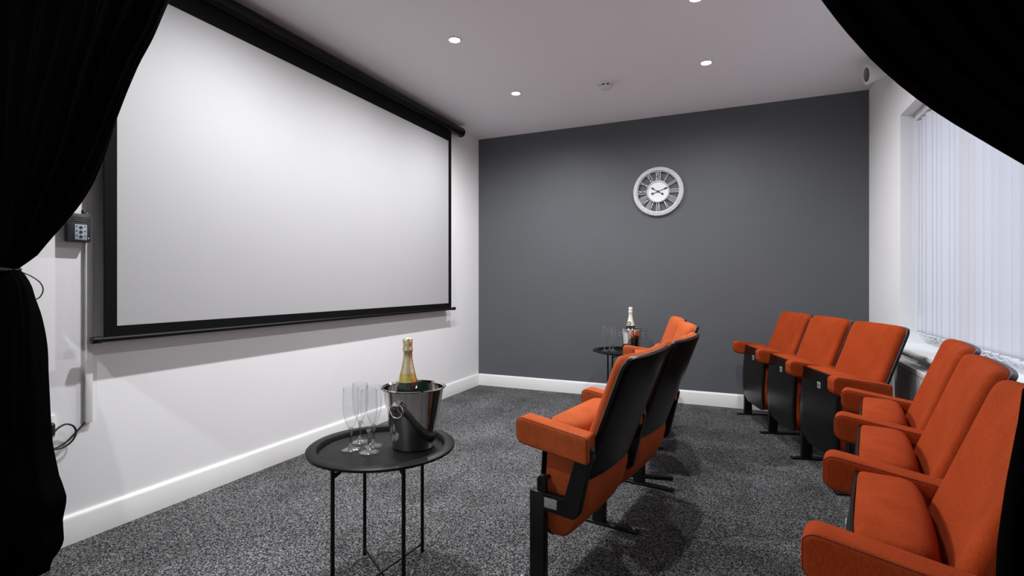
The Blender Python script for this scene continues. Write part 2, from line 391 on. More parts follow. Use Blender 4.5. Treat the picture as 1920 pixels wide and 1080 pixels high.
MB().lathe([(0, 0), (0.0025, 0), (0.0022, 0.001), (0, 0.001)], 10, loc=(XL+0.045, 1.1985, 1.2205), mtx=RXm).build('indicator', 'plastic', ctl, world=True)
for k in range(3): MB().bbox((XL+0.045, 1.142, 1.285+k*0.008), (XL+0.0465, 1.202, 1.289+k*0.008), 0.0005).build('ridge', 'box', ctl, world=True)
ant = MB(); ant.lathe([(0, 0), (0.0085, 0), (0.0085, 0.016), (0.006, 0.020), (0, 0.020)], 16, loc=(XL+0.022, 1.193, 1.317)); ant.build('cable_gland', 'box', ctl, world=True)
MB().lathe([(0, 0), (0.006, 0), (0.006, 0.006), (0, 0.006)], 12, loc=(XL+0.03, 1.148, 1.317)).build('knob', 'box', ctl, world=True)

tr = thing('cable_trunking', 'narrow white cable trunking running down the wall below the keypad', 'trunking', (XL, 1.214, 0.468))
MB().bbox((XL, 1.203, 0.468), (XL+0.012, 1.227, 1.33), 0.0015).build('channel', 'gloss', tr, world=True)
MB().bbox((XL+0.012, 1.202, 0.468), (XL+0.0165, 1.228, 1.33), 0.0018).build('cover', 'gloss', tr, world=True)

so = thing('wall_socket', 'white double wall socket beside the left curtain', 'socket', (XL, 1.032, 0.44))
MB().bbox((XL, 0.959, 0.44), (XL+0.011, 1.105, 0.527), 0.003).build('faceplate', 'plastic', so, world=True)
for yy in (0.995, 1.068):
    MB().bbox((XL+0.011, yy-0.009, 0.501), (XL+0.014, yy+0.009, 0.516), 0.001).build('switch', 'plastic', so, world=True)
for yy, zz in ((1.066, 0.487), (1.057, 0.462), (1.077, 0.462), (0.993, 0.487), (0.984, 0.462), (1.004, 0.462)):
    MB().box((XL+0.0108, yy-0.002, zz-0.004), (XL+0.0113, yy+0.002, zz+0.004)).build('pin_hole', 'dark', so, world=True)
pl = thing('power_plug', 'black mains plug with looped black cable below the trunking', 'plug', (XL+0.0115, 1.068, 0.468))
MB().bbox((XL+0.0115, 1.043, 0.450), (XL+0.042, 1.093, 0.503), 0.010, 3).build('plug_body', 'cord', pl, world=True)
cp = [(XL+0.030, 1.075, 0.452), (XL+0.035, 1.085, 0.462), (XL+0.03, 1.105, 0.478), (XL+0.03, 1.130, 0.486), (XL+0.03, 1.155, 0.470), (XL+0.028, 1.163, 0.440), (XL+0.026, 1.148, 0.410),
      (XL+0.024, 1.115, 0.394), (XL+0.02, 1.083, 0.402), (XL+0.02, 1.072, 0.425), (XL+0.022, 1.076, 0.412), (XL+0.018, 1.100, 0.398), (XL+0.014, 1.140, 0.413), (XL+0.012, 1.172, 0.442), (XL+0.009, 1.205, 0.473)]
MB().tube(spline(cp, 6), 0.0035, 8).build('cable', 'cord', pl, world=True)

# ------------------------------------------------------------------ curtains on a ceiling rail
CY = 0.95
cr = thing('curtain_rail', 'black ceiling rail carrying the two black curtains', 'curtain rail', (-0.77, CY, ZC))
MB().bbox((XL+0.01, CY-0.014, ZC-0.022), (XR-0.01, CY+0.014, ZC), 0.004).build('track', 'case', cr, world=True)

def curtain(name, label, wallx, tiez, edge, folds, sgn, fy):
    """edge: (z, x) of the free edge from floor to rail; folds flow from the rail through the tie"""
    t = thing(name, label, 'curtain', (wallx, CY, 0))
    zs = sorted(set([round(0.012+(ZC-0.024-0.012)*i/110, 4) for i in range(111)]))
    nt_ = 150; mb = MB(); v = []; f = []
    for z in zs:
        xe = interp(edge, z); k = min(1, abs(z-tiez)/0.30); k = k*k*(3-2*k)
        wx = wallx + sgn*(fy(z))
        for i in range(nt_+1):
            s = i/nt_; a = 0.016+0.022*k
            x = wx+(xe-wx)*s
            env = min(1, (1-s)/0.06)*0.85+0.15
            y = CY + env*(a*sin(2*pi*folds*s+0.6*sin(3.1*s+1.3*z)) + 0.010*k*sin(2*pi*folds*0.43*s+z*2.1)) + 0.006*sin(5*z+9*s)*k
            v.append((x, y, z))
    n = nt_+1
    for j in range(len(zs)-1):
        for i in range(nt_): f.append((j*n+i, j*n+i+1, (j+1)*n+i+1, (j+1)*n+i))
    mb.add(v, f); d = mb.build('drape', 'velvet', t, smooth=80, world=True)
    so_ = d.modifiers.new('cloth', 'SOLIDIFY'); so_.thickness = 0.004; so_.offset = 0
    return t
Lup = [(1.859,-1.51),(1.778,-1.571),(1.712,-1.642),(1.642,-1.7),(1.561,-1.762),(1.462,-1.837),(1.384,-1.91),(1.304,-2.001),(1.221,-2.112),(1.134,-2.247),(1.093,-2.368)]
Ldn = [(1.066,-2.317),(1.033,-2.282),(0.931,-2.24),(0.767,-2.205),(0.621,-2.188),(0.476,-2.178),(0.372,-2.145),(0.34,-2.122),(0.298,-2.102),(0.25,-2.122),(0.22,-2.138),(0.138,-2.138),(0.093,-2.178),(0.049,-2.23),(0.0,-2.25)]
le = sorted(Lup+Ldn+[(1.98,-1.415),(2.12,-1.29),(2.28,-1.13),(2.42,-0.94),(2.513,-0.79)])
cl = curtain('curtain', 'black velvet curtain gathered and tied back at the left wall', XL+0.012, 1.088, le, 13, 1, lambda z: 0.0)
tc_ = [(XL+0.008, CY+0.00, 1.095), (XL+0.02, CY+0.026, 1.093), (XL+0.060, CY+0.026, 1.090), (XL+0.088, CY+0.0, 1.088), (XL+0.060, CY-0.026, 1.090), (XL+0.02, CY-0.026, 1.093)]
tie = MB().tube(spline(tc_, 8, True), 0.006, 8, True).build('tie_back', 'cord', cl, world=True)
lp = [(-2.40, 0.965, 1.090), (-2.40, 0.992, 1.077), (-2.40, 1.018, 1.062), (-2.40, 1.039, 1.042), (-2.40, 1.048, 1.018), (-2.40, 1.043, 0.996), (-2.40, 1.031, 0.982), (-2.40, 1.010, 0.979), (-2.39, 0.985, 0.985)]
MB().tube(spline(lp, 6), 0.0022, 8).build('loose_cord', 'cord', cl, world=True)
Rup = [(1.493,0.117),(1.44,0.148),(1.378,0.19),(1.329,0.231),(1.285,0.275),(1.253,0.312),(1.227,0.342),(1.207,0.365)]
Rdn = [(0.895,0.365),(0.845,0.36),(0.799,0.353),(0.761,0.347),(0.714,0.341),(0.668,0.336),(0.622,0.334)]
re_ = sorted(Rup+Rdn+[(0.0,0.335),(0.3,0.330),(1.13,0.47),(1.07,0.56),(1.02,0.54),(0.96,0.43),(1.62,0.05),(1.8,-0.04),(2.0,-0.14),(2.2,-0.28),(2.4,-0.52),(2.513,-0.74)])
c2 = curtain('curtain', 'black velvet curtain swagged across the upper right corner and tied back', XR-0.03, 1.06, re_, 14, -1, lambda z: 0.0)
tc_ = [(XR-0.005, CY, 1.10), (XR-0.10, CY+0.045, 1.085), (XR-0.30, CY+0.045, 1.058), (XR-0.365, CY+0.0, 1.05), (XR-0.30, CY-0.045, 1.058), (XR-0.10, CY-0.045, 1.085)]
MB().tube(spline(tc_, 8, True), 0.006, 8, True).build('tie_back', 'cord', c2, world=True)

# ------------------------------------------------------------------ vertical blind
BX = XR+0.092
vb = thing('vertical_blind', 'white vertical slat blind closed across the window', 'blind', (BX, (WY0+WY1)/2, 0.74))
MB().bbox((BX-0.022, WY0+0.01, WZ1-0.045), (BX+0.022, WY1-0.01, WZ1-0.004), 0.003).build('headrail', 'plastic', vb, world=True)
sl = MB(); nseg = 6; v = []; f = []
for z in (0.0, 0.028, 1.262, 1.29):
    for i in range(nseg+1):
        q = -1+2*i/nseg; v.append((0.004*(1-q*q), q*0.0445, z))
for j in range(3):
    for i in range(nseg): f.append((j*(nseg+1)+i, j*(nseg+1)+i+1, (j+1)*(nseg+1)+i+1, (j+1)*(nseg+1)+i))
sl.add(v, f); base = sl.build('slat', 'blind', vb, smooth=60)
sm = base.modifiers.new('cloth', 'SOLIDIFY'); sm.thickness = 0.0012
wt = MB().bbox((-0.0015, -0.040, -0.003), (0.0035, 0.040, 0.004), 0.001).build('bottom_weight', 'plastic', base)
hg = MB().bbox((-0.002, -0.006, 1.285), (0.003, 0.006, 1.312), 0.001).build('hanger', 'plastic', base)
N = 25; pitch = (WY1-WY0-0.06)/N
for k in range(N):
    y = WY1-0.022-pitch*(k+0.5) - vb.location.y + 0.012
    loc = (0.004*sin(k*2.3), y, 0.0); rz = radians(13+3.0*sin(k*1.7))
    if k == 0: o = base
    else:
        o = base.copy(); COL.objects.link(o)
        for src in (wt, hg):
            c = src.copy(); COL.objects.link(c); c.parent = o
    o.location = loc; o.rotation_euler = (0, 0, rz)
for dx in (-0.040, 0.040):
    pts = []
    for k in range(N-1):
        ya = WY1-0.010-pitch*(k+0.5)
        for q in range(5):
            t = q/5; pts.append((BX+dx, ya-pitch*t, 0.742-0.012*sin(pi*t)))
    MB().tube(pts, 0.0016, 5).build('bead_chain', 'plastic', vb, world=True)
mb = MB().tube(spline([(BX-0.03, WY1-0.03, 2.02), (BX-0.035, WY1-0.028, 1.5), (BX-0.035, WY1-0.03, 1.0), (BX-0.035, WY1-0.04, 0.90), (BX-0.035, WY1-0.05, 1.0), (BX-0.035, WY1-0.05, 1.5), (BX-0.03, WY1-0.05, 2.02)], 8), 0.002, 6).build('control_cord', 'plastic', vb, world=True)

# ------------------------------------------------------------------ radiator
RY0, RY1, RZ0, RZ1, RX0, RX1 = 1.95, 3.62, 0.16, 0.615, 0.795, 0.86
rd = thing('radiator', 'white panel radiator under the window behind the rear seats', 'radiator', ((RX0+RX1)/2, (RY0+RY1)/2, RZ0))
fp = MB(); v = []; f = []; n = int((RY1-RY0)/0.0139)
zz = [RZ0, RZ0+0.02, RZ0+0.035, RZ1-0.055, RZ1-0.04, RZ1-0.02]
amp = [0, 0, 1, 1, 0, 0]
for z, a in zip(zz, amp):
    for i in range(n+1):
        ph = (i % 4); dx = (0.0, 0.009, 0.009, 0.0)[ph]*a
        v.append((RX0+dx, RY0+(RY1-RY0)*i/n, z))
for j in range(len(zz)-1):
    for i in range(n): f.append((j*(n+1)+i, j*(n+1)+i+1, (j+1)*(n+1)+i+1, (j+1)*(n+1)+i))
fp.add(v, f); fp.build('front_panel', 'rad', rd, smooth=25, world=True)
MB().box((RX0+0.012, RY0+0.004, RZ0+0.005), (RX1, RY1-0.004, RZ1-0.03)).build('convector_body', 'rad', rd, smooth=0, world=True)
for yy in (RY0-0.002, RY1-0.004):
    MB().bbox((RX0-0.001, yy, RZ0+0.01), (RX1, yy+0.006, RZ1-0.004), 0.002).build('side_panel', 'rad', rd, world=True)
tg = MB(); tg.bbox((RX0-0.002, RY0, RZ1-0.022), (RX0+0.010, RY1, RZ1), 0.003); tg.bbox((RX1-0.012, RY0, RZ1-0.022), (RX1, RY1, RZ1), 0.003)
tg.bbox(((RX0+RX1)/2-0.005, RY0, RZ1-0.012), ((RX0+RX1)/2+0.005, RY1, RZ1-0.003), 0.002)
tgo = tg.build('top_grille', 'rad', rd, world=True)
sb = MB(); k = RY0+0.03
while k < RY1-0.02:
    sb.box((RX0+0.010, k, RZ1-0.010), (RX1-0.012, k+0.006, RZ1-0.005)); k += 0.022
so2 = sb.build('grille_bars', 'rad', rd, smooth=0, world=True); so2['kind'] = 'stuff'
ds = MB(); k = RY0+0.02
while k < RY1-0.02:
    ds.box((RX0-0.0006, k, RZ1-0.0335), (RX0+0.001, k+0.007, RZ1-0.0285)); k += 0.0145
d_ = ds.build('vent_slots', 'dark', rd, smooth=0, world=True); d_['kind'] = 'stuff'
for yy in (2.2, 3.4):
    MB().bbox((RX1, yy-0.015, RZ0+0.05), (XR, yy+0.015, RZ1-0.08), 0.002).build('wall_bracket', 'rad', rd, world=True)
MB().tube([(RX0+0.03, RY1+0.03, 0.0), (RX0+0.03, RY1+0.03, 0.19), (RX0+0.03, RY1, 0.19)], 0.0075, 10).build('pipe', 'chrome', rd, world=True)
MB().lathe([(0, 0), (0.016, 0), (0.018, 0.004), (0.016, 0.05), (0.012, 0.055), (0, 0.055)], 16, loc=(RX0+0.03, RY1+0.03, 0.185)).build('valve', 'plastic', rd, world=True)

# ------------------------------------------------------------------ wall clock
ck = thing('wall_clock', 'round distressed white skeleton clock with roman numerals on the grey wall', 'clock', (-0.658, YB, 1.848))
RK = Matrix.Rotation(pi/2, 4, 'X')      # lathe axis z -> -y (out of the wall)
def ck_l(prof, name, mat, parent=ck, n=64, closed=True): return MB().lathe(prof, n, mtx=RK, closed=closed).build(name, mat, parent)
ck_l([(0.182, 0.004), (0.182, 0.030), (0.188, 0.036), (0.196, 0.034), (0.199, 0.029), (0.205, 0.033), (0.212, 0.030), (0.217, 0.020), (0.217, 0.004)], 'outer_ring', 'clockm')
ck_l([(0.176, 0.012), (0.176, 0.022), (0.183, 0.022), (0.183, 0.012)], 'inner_hoop', 'clockm')
ck_l([(0.084, 0.008), (0.084, 0.024), (0.088, 0.028), (0.094, 0.028), (0.098, 0.023), (0.098, 0.008)], 'face_ring', 'clockm')
fc = ck_l([(0.0, 0.010), (0.085, 0.010), (0.085, 0.021), (0.0, 0.021)], 'face', 'clockface', closed=False)
ROM = ['XII', 'I', 'II', 'III', 'IIII', 'V', 'VI', 'VII', 'VIII', 'IX', 'X', 'XI']
for h, txt in enumerate(ROM):
    mb = MB(); wd = {'I': 0.012, 'V': 0.024, 'X': 0.024}; tot = sum(wd[c] for c in txt); a = -tot/2
    r0, r1 = 0.096, 0.180; th = pi/2-2*pi*h/12
    def bar(a0, ra, a1, rb, w=0.0042):
        def P(t_, r_): return Vector((r_*cos(th)+t_*sin(th), r_*sin(th)-t_*cos(th)))
        p = P(a0, ra); q = P(a1, rb); d = (q-p).normalized(); nn = Vector((-d.y, d.x))*w/2
        pts = [p-nn, p+nn, q+nn, q-nn]
        vv = [(c.x, -0.014, c.y) for c in pts]+[(c.x, -0.020, c.y) for c in pts]
        mb.add(vv, [(0,1,2,3),(7,6,5,4),(0,4,5,1),(1,5,6,2),(2,6,7,3),(3,7,4,0)])
    for c in txt:
        m = a+wd[c]/2
        g = 0.0095
        if c == 'I': bar(m, r0, m*1.15, r1)
        elif c == 'V': bar(m, r0, m-g, r1); bar(m, r0, m+g, r1)
        else: bar(m-g*0.8, r0, m+g, r1); bar(m+g*0.8, r0, m-g, r1)
        a += wd[c]
    mb.build('numeral', 'clockm', ck, smooth=0)
def hand(name, deg, L, tail, w, yo):
    th = radians(90-deg); d = Vector((cos(th), sin(th))); nn = Vector((-d.y, d.x)); mb = MB()
    def plate(pts):
        k = len(pts); vv = [(p.x, -yo, p.y) for p in pts]+[(p.x, -yo-0.002, p.y) for p in pts]
        mb.add(vv, [tuple(range(k)), tuple(range(k, 2*k))]+[(i, (i+1) % k, k+(i+1) % k, k+i) for i in range(k)])
    plate([-d*tail-nn*w*.5, -d*tail+nn*w*.5, d*L*.55+nn*w*.5, d*L*.55-nn*w*.5])
    plate([d*L*.5, d*L*.66+nn*w*1.8, d*L, d*L*.66-nn*w*1.8])
    plate([-d*tail+d*0.009*cos(2*pi*k/14)+nn*0.009*sin(2*pi*k/14) for k in range(14)])
    mb.build(name, 'blackprint', ck, smooth=0)
hand('hour_hand', 302, 0.075, 0.045, 0.005, 0.024)
hand('minute_hand', 70, 0.098, 0.050, 0.004, 0.028)
ck_l([(0.0, 0.021), (0.008, 0.021), (0.008, 0.032), (0.0, 0.033)], 'hand_boss', 'blackprint', closed=False, n=16)

# ------------------------------------------------------------------ cinema seats
PW = 0.517
def back_pt(s, w, x):
    """s along the back from its foot upward, w thickness (0 = rear of shell)"""
    th = radians(20.5); by, bz = -0.228, 0.375
    y = by - s*sin(th) + w*cos(th); z = bz + s*cos(th) + w*sin(th)
    y += 0.026*(abs(x)/0.225)**2.4 + 0.010*sin(pi*min(s/0.46, 1))*0.0
    return (x, y, z)
def hw_round(H, L, rt, rb=0.0):
    def h(s):
        d = 0
        if s > L-rt: d = rt-sqrt(max(rt*rt-(s-(L-rt))**2, 0))
        elif rb and s < rb: d = rb-sqrt(max(rb*rb-(rb-s)**2, 0))
        return H-d
    return h
def seat_front(z): return interp([(0.13, -0.050), (0.16, -0.042), (0.22, -0.032), (0.32, -0.030), (0.45, -0.038), (0.58, -0.052)], z)
def seat_rear(z): return interp([(0.130, -0.078), (0.14, -0.095), (0.16, -0.118), (0.20, -0.155), (0.26, -0.190), (0.33, -0.206), (0.40, -0.205), (0.47, -0.195), (0.53, -0.183), (0.555, -0.176), (0.57, -0.160)], z)
def seat_hw(z):
    if z < 0.235:
        t = min((0.235-z)/0.106, 1); return 0.216*(1-0.42*(1-sqrt(1-t*t)))
    return 0.216
def build_arm(parent, x, outer_plate=False, fab='orange', py=0.0):
    # padded armrest
    L = 0.268
    def fn(h, s, w):   # h vertical, s from rear to front, w across
        return (x+w, -0.245+s, 0.5025+0.036*(s/L)+h*(0.98+0.04*s/L))
    r = 0.011; wd = 0.074
    def hw(s):
        H = 0.0465; d = 0
        rt = 0.030
        if s > L-rt: d = rt-sqrt(max(rt*rt-(s-(L-rt))**2, 0))
        if s < 0.012: d = 0.012-sqrt(max(0.012**2-(0.012-s)**2, 0))
        return H-d
    lay = [(-wd/2, r)]+[(-wd/2+r*(1-cos(t)), r*(1-sin(t))) for t in (0.4, 0.8, 1.2, pi/2)]
    lay = lay+[(-a, b) for a, b in lay[::-1]]
    ar = MB().slab(L, hw, lay, fn, nx=6, ns=26).build('armrest', fab, parent, smooth=50)
    for sg in (-1, 1):
        ins_ = 0.0035; rim = []
        for q in range(29): ss = ins_+(L-2*ins_)*(0.3*q/28+0.7*(0.5-0.5*cos(pi*q/28))); rim.append((ss, max(hw(ss)-ins_, 0.004)))
        pts = [fn(h, ss, sg*(wd/2-0.0028)) for ss, h in rim]+[fn(-h, ss, sg*(wd/2-0.0028)) for ss, h in rim[::-1]]
        MB().tube(pts, 0.0011, 5, True).build('seam', 'seam', ar)
    # steel stand: post, cranked bracket, floor bar
    lg = MB().bbox((x-0.017, -0.077+py, 0.010), (x+0.017, -0.021+py, 0.332), 0.004).build('leg', 'steel_black', parent)
    br = MB(); e = 0.015
    br.prism([(-0.022+py, 0.274), (-0.185, 0.264), (-0.203, 0.280), (-0.254, 0.498), (-0.246, 0.510), (-0.206, 0.514), (-0.150, 0.326), (-0.022+py, 0.333)], x-e, x+e)
    bo = br.build('bracket', 'steel_black', lg, smooth=20)
    bv = bo.modifiers.new('edge', 'BEVEL'); bv.width = 0.003; bv.segments = 2; bv.limit_method = 'ANGLE'
    fb = MB().bbox((x-0.020, -0.225+py, 0.0), (x+0.020, 0.035+py, 0.012), 0.004).build('floor_bar', 'steel_black', lg)
    for yy in (-0.205, 0.018):
        MB().lathe([(0, 0.012), (0.009, 0.012), (0.009, 0.017), (0.006, 0.019), (0, 0.019)], 6, loc=(x, yy+py, 0)).build('bolt', 'trim', lg)
    hp = MB(); hp.lathe([(0, -0.010), (0.017, -0.010), (0.017, 0.010), (0, 0.010)], 18, loc=(x, -0.064, 0.368), mtx=Matrix.Rotation(pi/2, 4, 'Y'))
    hp.bbox((x-0.010, -0.081, 0.325), (x+0.010, -0.047, 0.368), 0.002)
    hp.build('hinge', 'steel_black', lg)
    if outer_plate:
        p_ = MB().bbox((x-e-0.0016, -0.126, 0.284), (x-e, -0.078, 0.318), 0.0006).build('number_plate', 'plate', lg)

def build_seat(name, label, arms, group, plate=False, fab='orange', BL=0.470):
    t = thing(name, label, 'cinema seat', (0, 0, 0), 0, group)
    # backrest: laminated shell, worn edge strip, padded front
    sh = MB().slab(BL, hw_round(0.232, BL, 0.045, 0.05), [(0.0, 0.003), (0.002, 0.0), (0.012, 0.0), (0.013, 0.001)], lambda x, s, w: back_pt(s, w, x), nx=16, ns=34).build('back_shell', 'ply', t, smooth=40)
    MB().slab(BL, hw_round(0.234, BL, 0.047, 0.05), [(0.013, 0.0015), (0.0150, 0.0015)], lambda x, s, w: back_pt(s+0.0008, w, x), nx=16, ns=34).build('edge_strip', 'trim', sh, smooth=30)
    lay = [(0.0150, 0.003), (0.0280, 0.0), (0.0370, 0.0025), (0.0450, 0.008), (0.0515, 0.017), (0.0560, 0.029), (0.0585, 0.044), (0.0592, 0.062)]
    MB().slab(BL-0.035, hw_round(0.226, BL-0.035, 0.045, 0.02), lay, lambda x, s, w: back_pt(s+0.033, w, x), nx=16, ns=34).build('backrest', fab, t, smooth=60)
    # tipped-up seat: padded cushion behind a bowed black underside panel
    zs = [0.132, 0.140, 0.152, 0.166, 0.18, 0.20, 0.225, 0.255, 0.29, 0.33, 0.37, 0.41, 0.45, 0.49, 0.52, 0.542, 0.556, 0.563]
    ins = {0.563: 0.020, 0.556: 0.007, 0.542: 0.0, 0.132: 0.016, 0.140: 0.006}
    v = []; f = []; nn = 36
    for z in zs:
        i_ = ins.get(z, 0.0); h = seat_hw(z)-i_; yf_ = seat_front(z)-0.0065; yr = seat_rear(z)+i_*0.6
        yc = (yf_+yr)/2; hy_ = max((yf_-yr)/2, 0.008); yf2 = yf_
        for k in range(nn):
            a = 2*pi*k/nn; c, s_ = cos(a), sin(a); p = 2/9.0
            xx = h*math.copysign(abs(c)**p, c); yy = yc+hy_*math.copysign(abs(s_)**p, s_)
            yy -= 0.010*(1-(xx/0.216)**2) if s_ < 0 else 0
            v.append((xx, yy, z))
    m_ = len(zs)
    for j in range(m_-1):
        for k in range(nn): f.append((j*nn+k, j*nn+(k+1) % nn, (j+1)*nn+(k+1) % nn, (j+1)*nn+k))
    # domed caps
    for j, dz in ((0, -0.004), (m_-1, 0.004)):
        cx_ = sum(v[j*nn+k][0] for k in range(nn))/nn; cy_ = sum(v[j*nn+k][1] for k in range(nn))/nn
        base_ = len(v); 
        for q in (0.6,):
            for k in range(nn):
                a = v[j*nn+k]; v.append((cx_+(a[0]-cx_)*q, cy_+(a[1]-cy_)*q, a[2]+dz*0.7))
        v.append((cx_, cy_, zs[j]+dz)); ci = len(v)-1
        for k in range(nn):
            f.append((j*nn+k, j*nn+(k+1) % nn, base_+(k+1) % nn, base_+k)); f.append((base_+k, base_+(k+1) % nn, ci))
    MB().add(v, f).build('seat_cushion', fab, t, smooth=50)
    up = MB().slab(0.428, lambda s: seat_hw(0.130+s)+0.001, [(0.0, 0.001), (0.001, 0.0), (0.006, 0.0), (0.007, 0.0012)],
        lambda x, s, w: (x, seat_front(0.130+s)-0.0065+w+0.003*(1-(x/0.216)**2)-0.001, 0.130+s), nx=12, ns=24).build('seat_underside', 'ply', t, smooth=40)
    if plate:
        zc_ = 0.487; y_ = seat_front(zc_)+0.0030
        pp = MB().bbox((-0.018, y_-0.001, zc_-0.017), (0.018, y_+0.0015, zc_+0.017), 0.0008).build('number_plate', 'plate', up)
        for dx in (-0.009, 0.0, 0.009): MB().box((dx-0.002, y_+0.0015, zc_-0.009), (dx+0.002, y_+0.0019, zc_+0.010)).build('engraved_mark', 'blackprint', up)
    # hinge rod below the cushion
    MB().tube([(-PW/2+0.02, -0.064, 0.368), (-0.21, -0.066, 0.368)], 0.007, 8).build('hinge_rod', 'steel_black', t)
    MB().tube([(0.21, -0.066, 0.368), (PW/2-0.02, -0.064, 0.368)], 0.007, 8).build('hinge_rod', 'steel_black', t)
    for a in arms: build_arm(t, a, outer_plate=(plate == 'end'), fab=fab, py=-0.034 if fab == 'orange' else 0.0)
    return t

def place(t, g, i, label=None, first=False):
    gx, gy, yaw = g; lx = i*PW
    loc = (gx+sin(yaw)*lx, gy-cos(yaw)*lx, 0)
    if first: t.location = loc; t.rotation_euler = (0, 0, yaw-pi/2); t['label'] = label; return t
    return dup(t, loc, yaw-pi/2, label)
GF = (0.205, 3.701, 3.437); GN = (0.281, 1.878, 2.948); GA1 = (-0.641, 1.909, 2.994); GA2 = (-0.564, 2.448, 2.987); GC = (-0.655, 3.290, 3.356)
g1 = 'rear row of orange tip-up seats by the window'; g2 = 'front row of orange tip-up seats before the screen'
one = build_seat('cinema_seat', '', [-PW/2], g1, True)
two = build_seat('cinema_seat', '', [-PW/2, PW/2], g1, True)
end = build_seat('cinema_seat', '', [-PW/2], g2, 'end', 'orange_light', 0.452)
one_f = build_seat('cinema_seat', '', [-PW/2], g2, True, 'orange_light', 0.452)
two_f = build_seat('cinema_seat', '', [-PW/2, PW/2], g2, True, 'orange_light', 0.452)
place(two, GF, 1, 'rear row orange tip-up seat nearest the grey wall', True)
place(one, GF, 0, 'orange tip-up seat second from the grey wall in the rear row', True)
place(one, GF, -1, 'rear row orange tip-up seat third from the grey wall, its back against the radiator')
place(two, GN, 1, 'orange tip-up seat in front of the window sill, farthest of the three near rear seats')
place(one, GN, 0, 'orange tip-up seat in the middle of the three near rear seats')
place(one, GN, -1, 'nearest orange tip-up seat, cut off by the right curtain and photo edge')
n1 = place(two_f, GC, 0.5, 'front row orange seat nearest the grey wall, beside the far drinks table', True)
n2 = place(one_f, GC, -0.5, 'second farthest front row seat, mostly hidden behind the black seat backs', True)
n3 = place(two_f, GA2, 0, 'front row orange seat with black back, second nearest the camera')
n4 = place(end, GA1, 0, 'front row orange seat nearest the camera, black back and white plate on its leg bracket', True)
for n_ in (n1, n2, n3, n4): n_['group'] = g2

# ------------------------------------------------------------------ drinks tables
def table(loc, rz, label):
    t = thing('tray_table', label, 'side table', loc, rz, 'round black tray side tables')
    R = 0.251
    MB().lathe([(0.0, 0.459), (0.204, 0.459), (0.210, 0.461), (0.214, 0.476), (0.218, 0.480), (R-0.004, 0.479), (R, 0.476), (R, 0.469), (R-0.005, 0.467), (0.221, 0.472), (0.217, 0.469), (0.213, 0.457), (0.206, 0.4555), (0.0, 0.4555)], 72).build('tray', 'tray', t)
    L = [(-0.111, 0.173), (0.106, 0.193), (0.111, -0.173), (-0.106, -0.193)]
    for x, y in L:
        lg = MB().tube([(x, y, 0.0), (x, y, 0.456)], 0.0065, 12).build('leg', 'tray', t)
        q = 0.80
        MB().tube([(x, y, 0.430), (x*0.86, y*0.86, 0.440), (x*0.80, y*0.80, 0.4555)], 0.004, 8).build('brace', 'tray', lg)
    for (a, b_), zz in (((0, 2), 0.024), ((1, 3), 0.033)):
        MB().tube([(*L[a], zz), (*L[b_], zz)], 0.0042, 8).build('stretcher', 'tray', t)
    for (a, b_), zz in (((0, 2), 0.4505), ((1, 3), 0.4415)):
        MB().tube([(L[a][0], L[a][1], zz), (L[b_][0], L[b_][1], zz)], 0.0042, 8).build('top_rail', 'tray', t)
    return t
T1 = (-1.141, 1.452, 0); T2 = (-0.897, 4.318, 0)
tb = table(T1, YAW, 'round black metal tray table nearest the camera beside the screen')
dup(tb, T2, YAW-0.1, 'round black metal tray table in front of the grey wall')
TZ = 0.4592

# ------------------------------------------------------------------ champagne flutes
def flute(loc, label):
    o = thing('champagne_flute', label, 'glass', loc, random.uniform(0, 6), 'empty champagne flutes')
    outer = [(0.0, 0.0), (0.032, 0.0), (0.0333, 0.0015), (0.032, 0.003), (0.020, 0.0065), (0.009, 0.012), (0.0052, 0.020), (0.0045, 0.034), (0.0052, 0.055), (0.0075, 0.070), (0.0085, 0.076),
             (0.0125, 0.086), (0.0195, 0.100), (0.0250, 0.118), (0.0280, 0.140), (0.0285, 0.160), (0.0278, 0.185), (0.0262, 0.2150)]
    inner = [(0.0254, 0.2155), (0.0250, 0.2150), (0.0266, 0.185), (0.0273, 0.160), (0.0268, 0.140), (0.0238, 0.118), (0.0182, 0.102), (0.010, 0.092), (0.0, 0.088)]
    MB().lathe(outer[:11]+[(0.0075, 0.0775), (0.0, 0.0785)], 40).build('foot_and_stem', 'flute', o, smooth=60)
    MB().lathe(outer[10:]+[inner[0]], 40, caps=False).build('bowl', 'flute_bowl', o, smooth=60)
    return o
fl = flute((-1.240, 1.406, TZ), 'champagne flute farthest left on the near tray table')
dup(fl, (-1.269, 1.488, TZ), 0.4, 'champagne flute at the back left of the near glasses, closest to the screen wall')
dup(fl, (-1.163, 1.408, TZ), 1.1, 'champagne flute standing at the front of the near glasses, closest to the camera')
dup(fl, (-1.194, 1.471, TZ), 2.0, 'champagne flute next to the ice bucket on the near tray table')
dup(fl, (-1.056, 4.330, TZ), 0.2, 'champagne flute farthest left on the far tray table')
dup(fl, (-1.030, 4.412, TZ), 0.9, 'champagne flute at the back of the far glasses, nearest the grey wall')
dup(fl, (-0.985, 4.345, TZ), 1.7, 'champagne flute next to the ice bucket on the far tray table')

